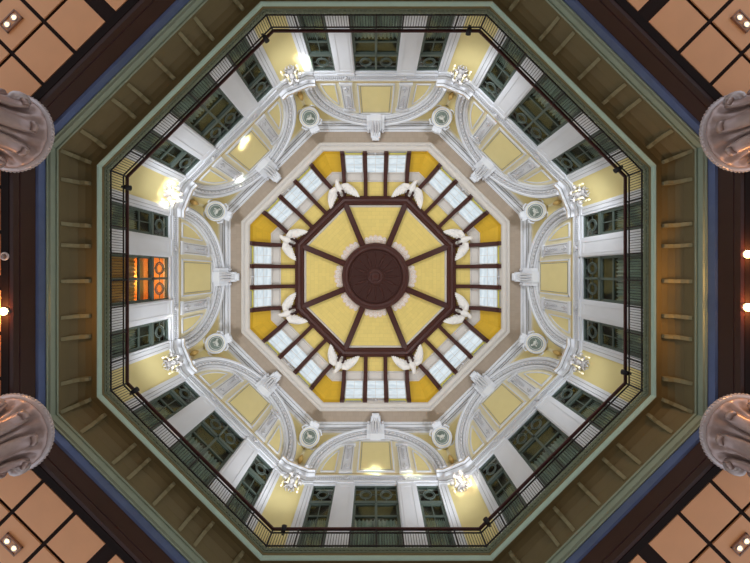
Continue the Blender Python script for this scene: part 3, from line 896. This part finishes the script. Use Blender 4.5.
# small spotlights clamped under the handrail near the corners
def spot():
    root = empty('railing_spotlight')
    m = MB(); m.lathe([(0, -.14), (.08, -.14), (.1, .02), (.11, .1), (.095, .1), (.08, .04), (0, .04)], 16)
    m.xform(Matrix.Rotation(math.radians(-25), 4, 'Y')); m.build('lamp_housing', M['iron'], root)
    m = MB(); m.lathe([(0, .075), (.085, .075), (.085, .085), (0, .085)], 16); m.xform(Matrix.Rotation(math.radians(-25), 4, 'Y')); m.build('lens', M['bulb'], root)
    m = MB(); m.tube([(0, 0, -.1), (.1, 0, -.16), (.2, 0, -.05), (.22, 0, .02)], .022, 6); m.build('clamp', M['iron'], root)
    return root
SP = spot()
for k in range(8):
    o = SP if k == 0 else copy_tree(SP); place(o, sang(k), AR_-.2, 3.72, 11.46)
    tag(o, 'small black spotlight clamped to the gallery handrail on the %s side' % SIDE[k], 'spotlight', 'spotlights on the handrail')
    l = bpy.data.lights.new('spot_beam', 'SPOT'); l.energy = 590; l.spot_size = math.radians(150); l.spot_blend = 1
    l.color = (.89, .945, 1); l.shadow_soft_size = .35
    lo = bpy.data.objects.new('spot_beam', l); COL.objects.link(lo); lo.parent = o
    lo.location = (-.1, 0, .3); lo.rotation_euler = (0, PI-math.radians(38), 0)

# ================================================================== SCONCES
def sconce():
    root = empty('wall_sconce')
    m = MB(); m.lathe([(0, 0), (.22, 0), (.3, -.05), (.2, -.14), (.1, -.2), (0, -.22)], 18, ax='x')
    for j in range(8):
        a = j*PI/4; m.tube([(-.05, .2*math.cos(a), .2*math.sin(a)), (-.14, .34*math.cos(a), .34*math.sin(a)), (-.06, .46*math.cos(a), .46*math.sin(a))], [.04, .085, .02], 6, flat=.6)
    m.build('back_plate', M['sconce'], root)
    m = MB(); m.ball((-.38, 0, -.02), .15, 12); m.lathe([(0, -.25), (.05, -.22), (.11, -.1), (.11, .1), (.05, .22), (0, .25)], 12, (-.38, 0, .0)); m.tube([(0, 0, 0), (-.38, 0, 0)], .06, 8); m.build('centre_body', M['sconce'], root)
    tips = []
    for a in (-75, -28, 28, 75):
        r = math.radians(a); d = Vector((-math.cos(r), math.sin(r), 0)); base = Vector((-.38, 0, -.02))
        arm = MB()
        p = [base, base+d*.15+Vector((0, 0, .16)), base+d*.32+Vector((0, 0, .2)), base+d*.47+Vector((0, 0, .05)), base+d*.5+Vector((0, 0, -.14))]
        arm.tube(p, .032, 8); arm.tube([p[2], p[2]+Vector((0, 0, .1))+d*.05, p[2]+Vector((0, 0, .14))-d*.05, p[2]+Vector((0, 0, .08))-d*.1], [.03, .03, .025, .01], 6)
        ao = arm.build('arm', M['sconce'], root)
        e = p[-1]
        cu = MB(); cu.lathe([(0, .06), (.1, .04), (.13, -.03), (.08, -.09), (.05, -.12), (0, -.12)], 14, tuple(e)); cu.build('bobeche', M['sconce'], ao)
        cd = MB(); cd.lathe([(0, -.1), (.055, -.1), (.05, -.55), (0, -.56)], 12, tuple(e)); cd.build('candle_tube', M['ivory'], ao)
        bl = MB(); bl.ball((e.x, e.y, e.z-.62), .062, 10, sc=(1, 1, 1.4)); bl.build('bulb', M['bulb'], ao)
    m = MB()
    for sg in (-1, 1):
        m.tube([(-.1, 0, .2), (-.2, sg*.3, .36), (-.15, sg*.5, .26), (-.1, sg*.4, .14)], [.03, .045, .04, .02], 8)
        m.tube([(-.1, 0, -.2), (-.12, sg*.22, -.4), (-.08, sg*.1, -.52)], [.03, .04, .015], 8)
    m.build('scroll', M['sconce'], root)
    return root
SC = sconce()
for k in range(8):
    o = SC if k == 0 else copy_tree(SC); place(o, cang(k), 11.617, 0, 14.72)
    o.scale = (.88,)*3; tag(o, 'white branched candle sconce in the corner between the %s walls' % CORNER[k], 'wall lamp', 'candle sconces in the corners')

# ================================================================== COLUMNS WITH CAPITALS
def column():
    root = empty('column'); F = 1.5
    m = MB(); m.lathe([(.98, -F), (.98, -F+.4), (.86, -F+.6), (.80, -F+.8), (.74, 6.9), (.74, 7.15)], 40, mod=lambda a, h: 1 if h < -F+.7 else 1-.03*abs(math.sin(10*a))); m.build('shaft', M['bronze'], root)
    m = MB()
    m.lathe([(.74, 6.95), (.82, 7.0), (.82, 7.1), (.72, 7.15), (.70, 7.5), (.74, 7.8), (.86, 8.02), (1.0, 8.14), (1.06, 8.2), (1.06, 8.24), (.2, 8.24)], 96,
            mod=lambda a, h: 1 if h > 8.15 or h < 7.13 else 1+.045*math.cos(16*a))
    m.build('bell', M['bronze'], root)
    m = MB(); m.lathe([(.3, 8.22), (1.04, 8.22), (1.12, 8.25), (1.145, 8.30), (1.12, 8.35), (1.06, 8.40), (.3, 8.40)], 64)
    for i in range(64):
        a = 2*PI*i/64; m.ball((1.135*math.cos(a), 1.135*math.sin(a), 8.30), .035, 6)
    m.build('abacus', M['bronzel'], root)
    for i in range(8):
        a = 2*PI*i/8+PI/8
        lf = MB()
        pr_ = [(.78, 7.12), (.79, 7.4), (.82, 7.65), (.90, 7.86), (1.0, 8.0), (1.05, 7.98), (1.04, 7.9), (1.0, 7.88)]
        wd = [.17, .2, .2, .18, .16, .14, .13, .12]
        vs = []
        for (r, z), w_ in zip(pr_, wd):
            for q in (-1, -.5, 0, .5, 1): vs.append((r+(.05 if q == 0 else (.0 if abs(q) == 1 else .02)), q*w_, z))
        for (r, z), w_ in zip(pr_, wd):
            for q in (-1, -.5, 0, .5, 1): vs.append((r-.07, q*w_, z+.02))
        n5 = len(pr_)*5
        fs = []
        for j in range(len(pr_)-1):
            for q in range(4):
                b_ = j*5+q; fs.append((b_, b_+1, b_+6, b_+5)); fs.append((n5+b_, n5+b_+5, n5+b_+6, n5+b_+1))
            fs.append((j*5, j*5+5, n5+j*5+5, n5+j*5)); fs.append((j*5+4, n5+j*5+4, n5+j*5+9, j*5+9))
        fs += [(0, n5, n5+1, 1), (1, n5+1, n5+2, 2), (2, n5+2, n5+3, 3), (3, n5+3, n5+4, 4)]
        e_ = (len(pr_)-1)*5
        fs += [(e_+q, e_+q+1, n5+e_+q+1, n5+e_+q) for q in range(4)]
        lf.add(vs, fs, 0, True)
        lf.xform(Matrix.Rotation(a, 4, 'Z')); lf.build('acanthus_leaf', M['bronze'], root)
    for deg in (52, 104, -52, -104):
        a = math.radians(deg); vo = MB()
        pts = []; rad = []
        for j in range(30):
            th = j/29*2.4*2*PI; r_ = .21*(1-j/29*.85)
            pts.append((.98+r_*math.cos(th+2.2)*.85, 0, 7.98+r_*math.sin(th+2.2))); rad.append(.06*(1-j/29*.5))
        vo.tube(pts, rad, 7, up=(0, 1, 0), flat=1.9)
        vo.lathe([(0, -.1), (.16, -.1), (.19, 0), (.16, .1), (0, .1)], 16, (.98, 0, 7.98), 'y')
        vo.tube([(.76, 0, 7.3), (.78, 0, 7.6), (.86, 0, 7.85)], [.05, .06, .07], 8)
        vo.xform(Matrix.Rotation(a, 4, 'Z')); vo.build('volute', M['bronzel'], root)
    return root
CO = column(); first = True
for k in (0, 3, 4, 7):
    o = CO if first else copy_tree(CO); first = False
    place(o, cang(k), 11.43, 0, 0)
    tag(o, 'silvery brown column with leafy scrolled capital at the %s' % CORNER_POS[k], 'column', 'columns at the corners of the hall')

# ================================================================== LAMPS BELOW
def twin():
    root = empty('twin_downlight')
    m = MB()
    for (x0, x1, y0, y1) in ((-.17, .17, -.32, -.28), (-.17, .17, .28, .32), (-.17, -.13, -.32, .32), (.13, .17, -.32, .32)): m.box(x0, x1, y0, y1, -.04, 0)
    m.build('trim_frame', M['plate'], root)
    m = MB(); m.box(-.14, .14, -.29, .29, -.02, 0); m.build('plate', M['panel'], root)
    for y in (-.145, .145):
        m = MB(); m.torus((0, y, -.03), .09, .016, 'z', 20, 6); lo_ = m.build('reflector_ring', M['bronzel'], root)
        m = MB(); m.lathe([(.07, -.02), (.055, -.045), (.03, -.05), (0, -.05)], 16, (0, y, 0)); m.build('bulb', M['downl'], lo_)
    return root
TW = twin(); first = True
for k in (1, 3, 5, 7):
    for sg in (-1, 1):
        # only the half of each arcade ceiling that is inside the frame
        if not ((k in (1, 5) and sg == -1) or (k in (3, 7) and sg == 1)): continue
        o = TW if first else copy_tree(TW); first = False
        place(o, sang(k), 442*S, sg*73.5*S, Z-.012)
        tag(o, 'recessed twin downlight in the apricot ceiling panels at the %s corner of the picture' % SIDE[k], 'downlight', 'twin downlights in the arcade ceiling')
def halo(lit):
    root = empty('beam_downlight')
    m = MB(); m.torus((0, 0, -.01), .1, .025, 'z', 24, 8); m.build('trim_ring', M['bronzel'], root)
    m = MB()
    if lit: m.ball((0, 0, -.03), .11, 14, sc=(1, 1, .8)); m.build('bulb', M['halogen'], root)
    else: m.lathe([(.09, -.005), (.05, -.03), (0, -.035)], 16); m.build('bulb', M['unlit'], root)
    return root
HL = halo(True); HO = halo(False); first = True
for k, t, lit, lab in ((0, -.84, True, 'lit orange downlight in the beam at the right edge, upper of the two'), (0, .72, True, 'lit orange downlight in the beam at the right edge, lower of the two'),
                       (4, -.84, True, 'lit orange downlight in the beam at the left edge, below the unlit one'), (4, .78, False, 'unlit ringed downlight in the beam at the left edge')):
    if lit: o = HL if first else copy_tree(HL); first = False
    else: o = HO
    place(o, sang(k), 10.89 if k == 0 else 10.96, t, 8.40); tag(o, lab, 'downlight', 'downlights in the beam')
    if lit:
        l = bpy.data.lights.new('halogen_light', 'POINT'); l.energy = 70 if k == 0 else 35; l.color = (1, .5, .16); l.shadow_soft_size = .09
        lo = bpy.data.objects.new('halogen_light', l); COL.objects.link(lo); lo.parent = o; lo.location = (-.05, 0, -.30)

# ================================================================== LIGHT
w = bpy.data.worlds.new('world'); scene.world = w; w.use_nodes = True
bg = w.node_tree.nodes['Background']; bg.inputs['Color'].default_value = (.80, .88, 1, 1); bg.inputs['Strength'].default_value = 1.25

def beam(src, dst, sx, sy, power, col=(1, .95, .8), spread=2.5, roll=0):
    l = bpy.data.lights.new('sun_beam', 'AREA'); l.shape = 'RECTANGLE'; l.size = sx; l.size_y = sy
    l.energy = power; l.color = col; l.spread = math.radians(spread)
    o = bpy.data.objects.new('sun_beam', l); COL.objects.link(o)
    d = Vector(dst)-Vector(src)
    o.location = src; o.rotation_euler = d.to_track_quat('-Z', 'Y').to_euler()
    return o
def pix(px, py, A, k):       # point of the photograph on the wall plane of side k at apothem A
    n = (math.cos(sang(k)), math.sin(sang(k)))
    d = Vector(((px-374.6)/285, (py-272.6)/285, 1)); c = Vector((-.067, -.30, 0))
    s_ = (A-(c.x*n[0]+c.y*n[1]))/(d.x*n[0]+d.y*n[1])
    return c+d*s_
def dome_pt(k, t): return Vector((math.cos(sang(k))*8.25-math.sin(sang(k))*t, math.sin(sang(k))*8.25+math.cos(sang(k))*t, 21.2))
SUN = [
    (dome_pt(2, -1.6), pix(304, 63, 11, 6), .3, .7, 20),
    (dome_pt(1, 0), pix(244, 142, 11, 5), .45, .3, 16),
    (dome_pt(1, 1.6), pix(237, 178, 11, 5), .4, .2, 14),
    (dome_pt(0, -1.6), pix(166, 193, 10.9, 4), 1.0, .7, 70),
    (dome_pt(0, 0), pix(170, 322, 11, 4), .25, .6, 8),
    (dome_pt(6, 0), pix(374, 470, 11, 2), .5, .6, 16),
    (dome_pt(6, 1.6), pix(466, 489, 10.9, 2), .9, .8, 18),
    (dome_pt(6, -1.6), pix(412, 476, 11, 2), .3, .4, 8),
]
for a, b_, sx, sy, p in SUN: beam(a, b_, sx, sy, p)

scene.view_settings.view_transform = 'Standard'; scene.view_settings.look = 'None'
scene.view_settings.gamma = 1; scene.view_settings.exposure = 0
scene.cycles.use_denoising = True
scene.cycles.max_bounces = 8; scene.cycles.diffuse_bounces = 5
scene.cycles.caustics_reflective = False; scene.cycles.caustics_refractive = False
scene.cycles.sample_clamp_indirect = 6
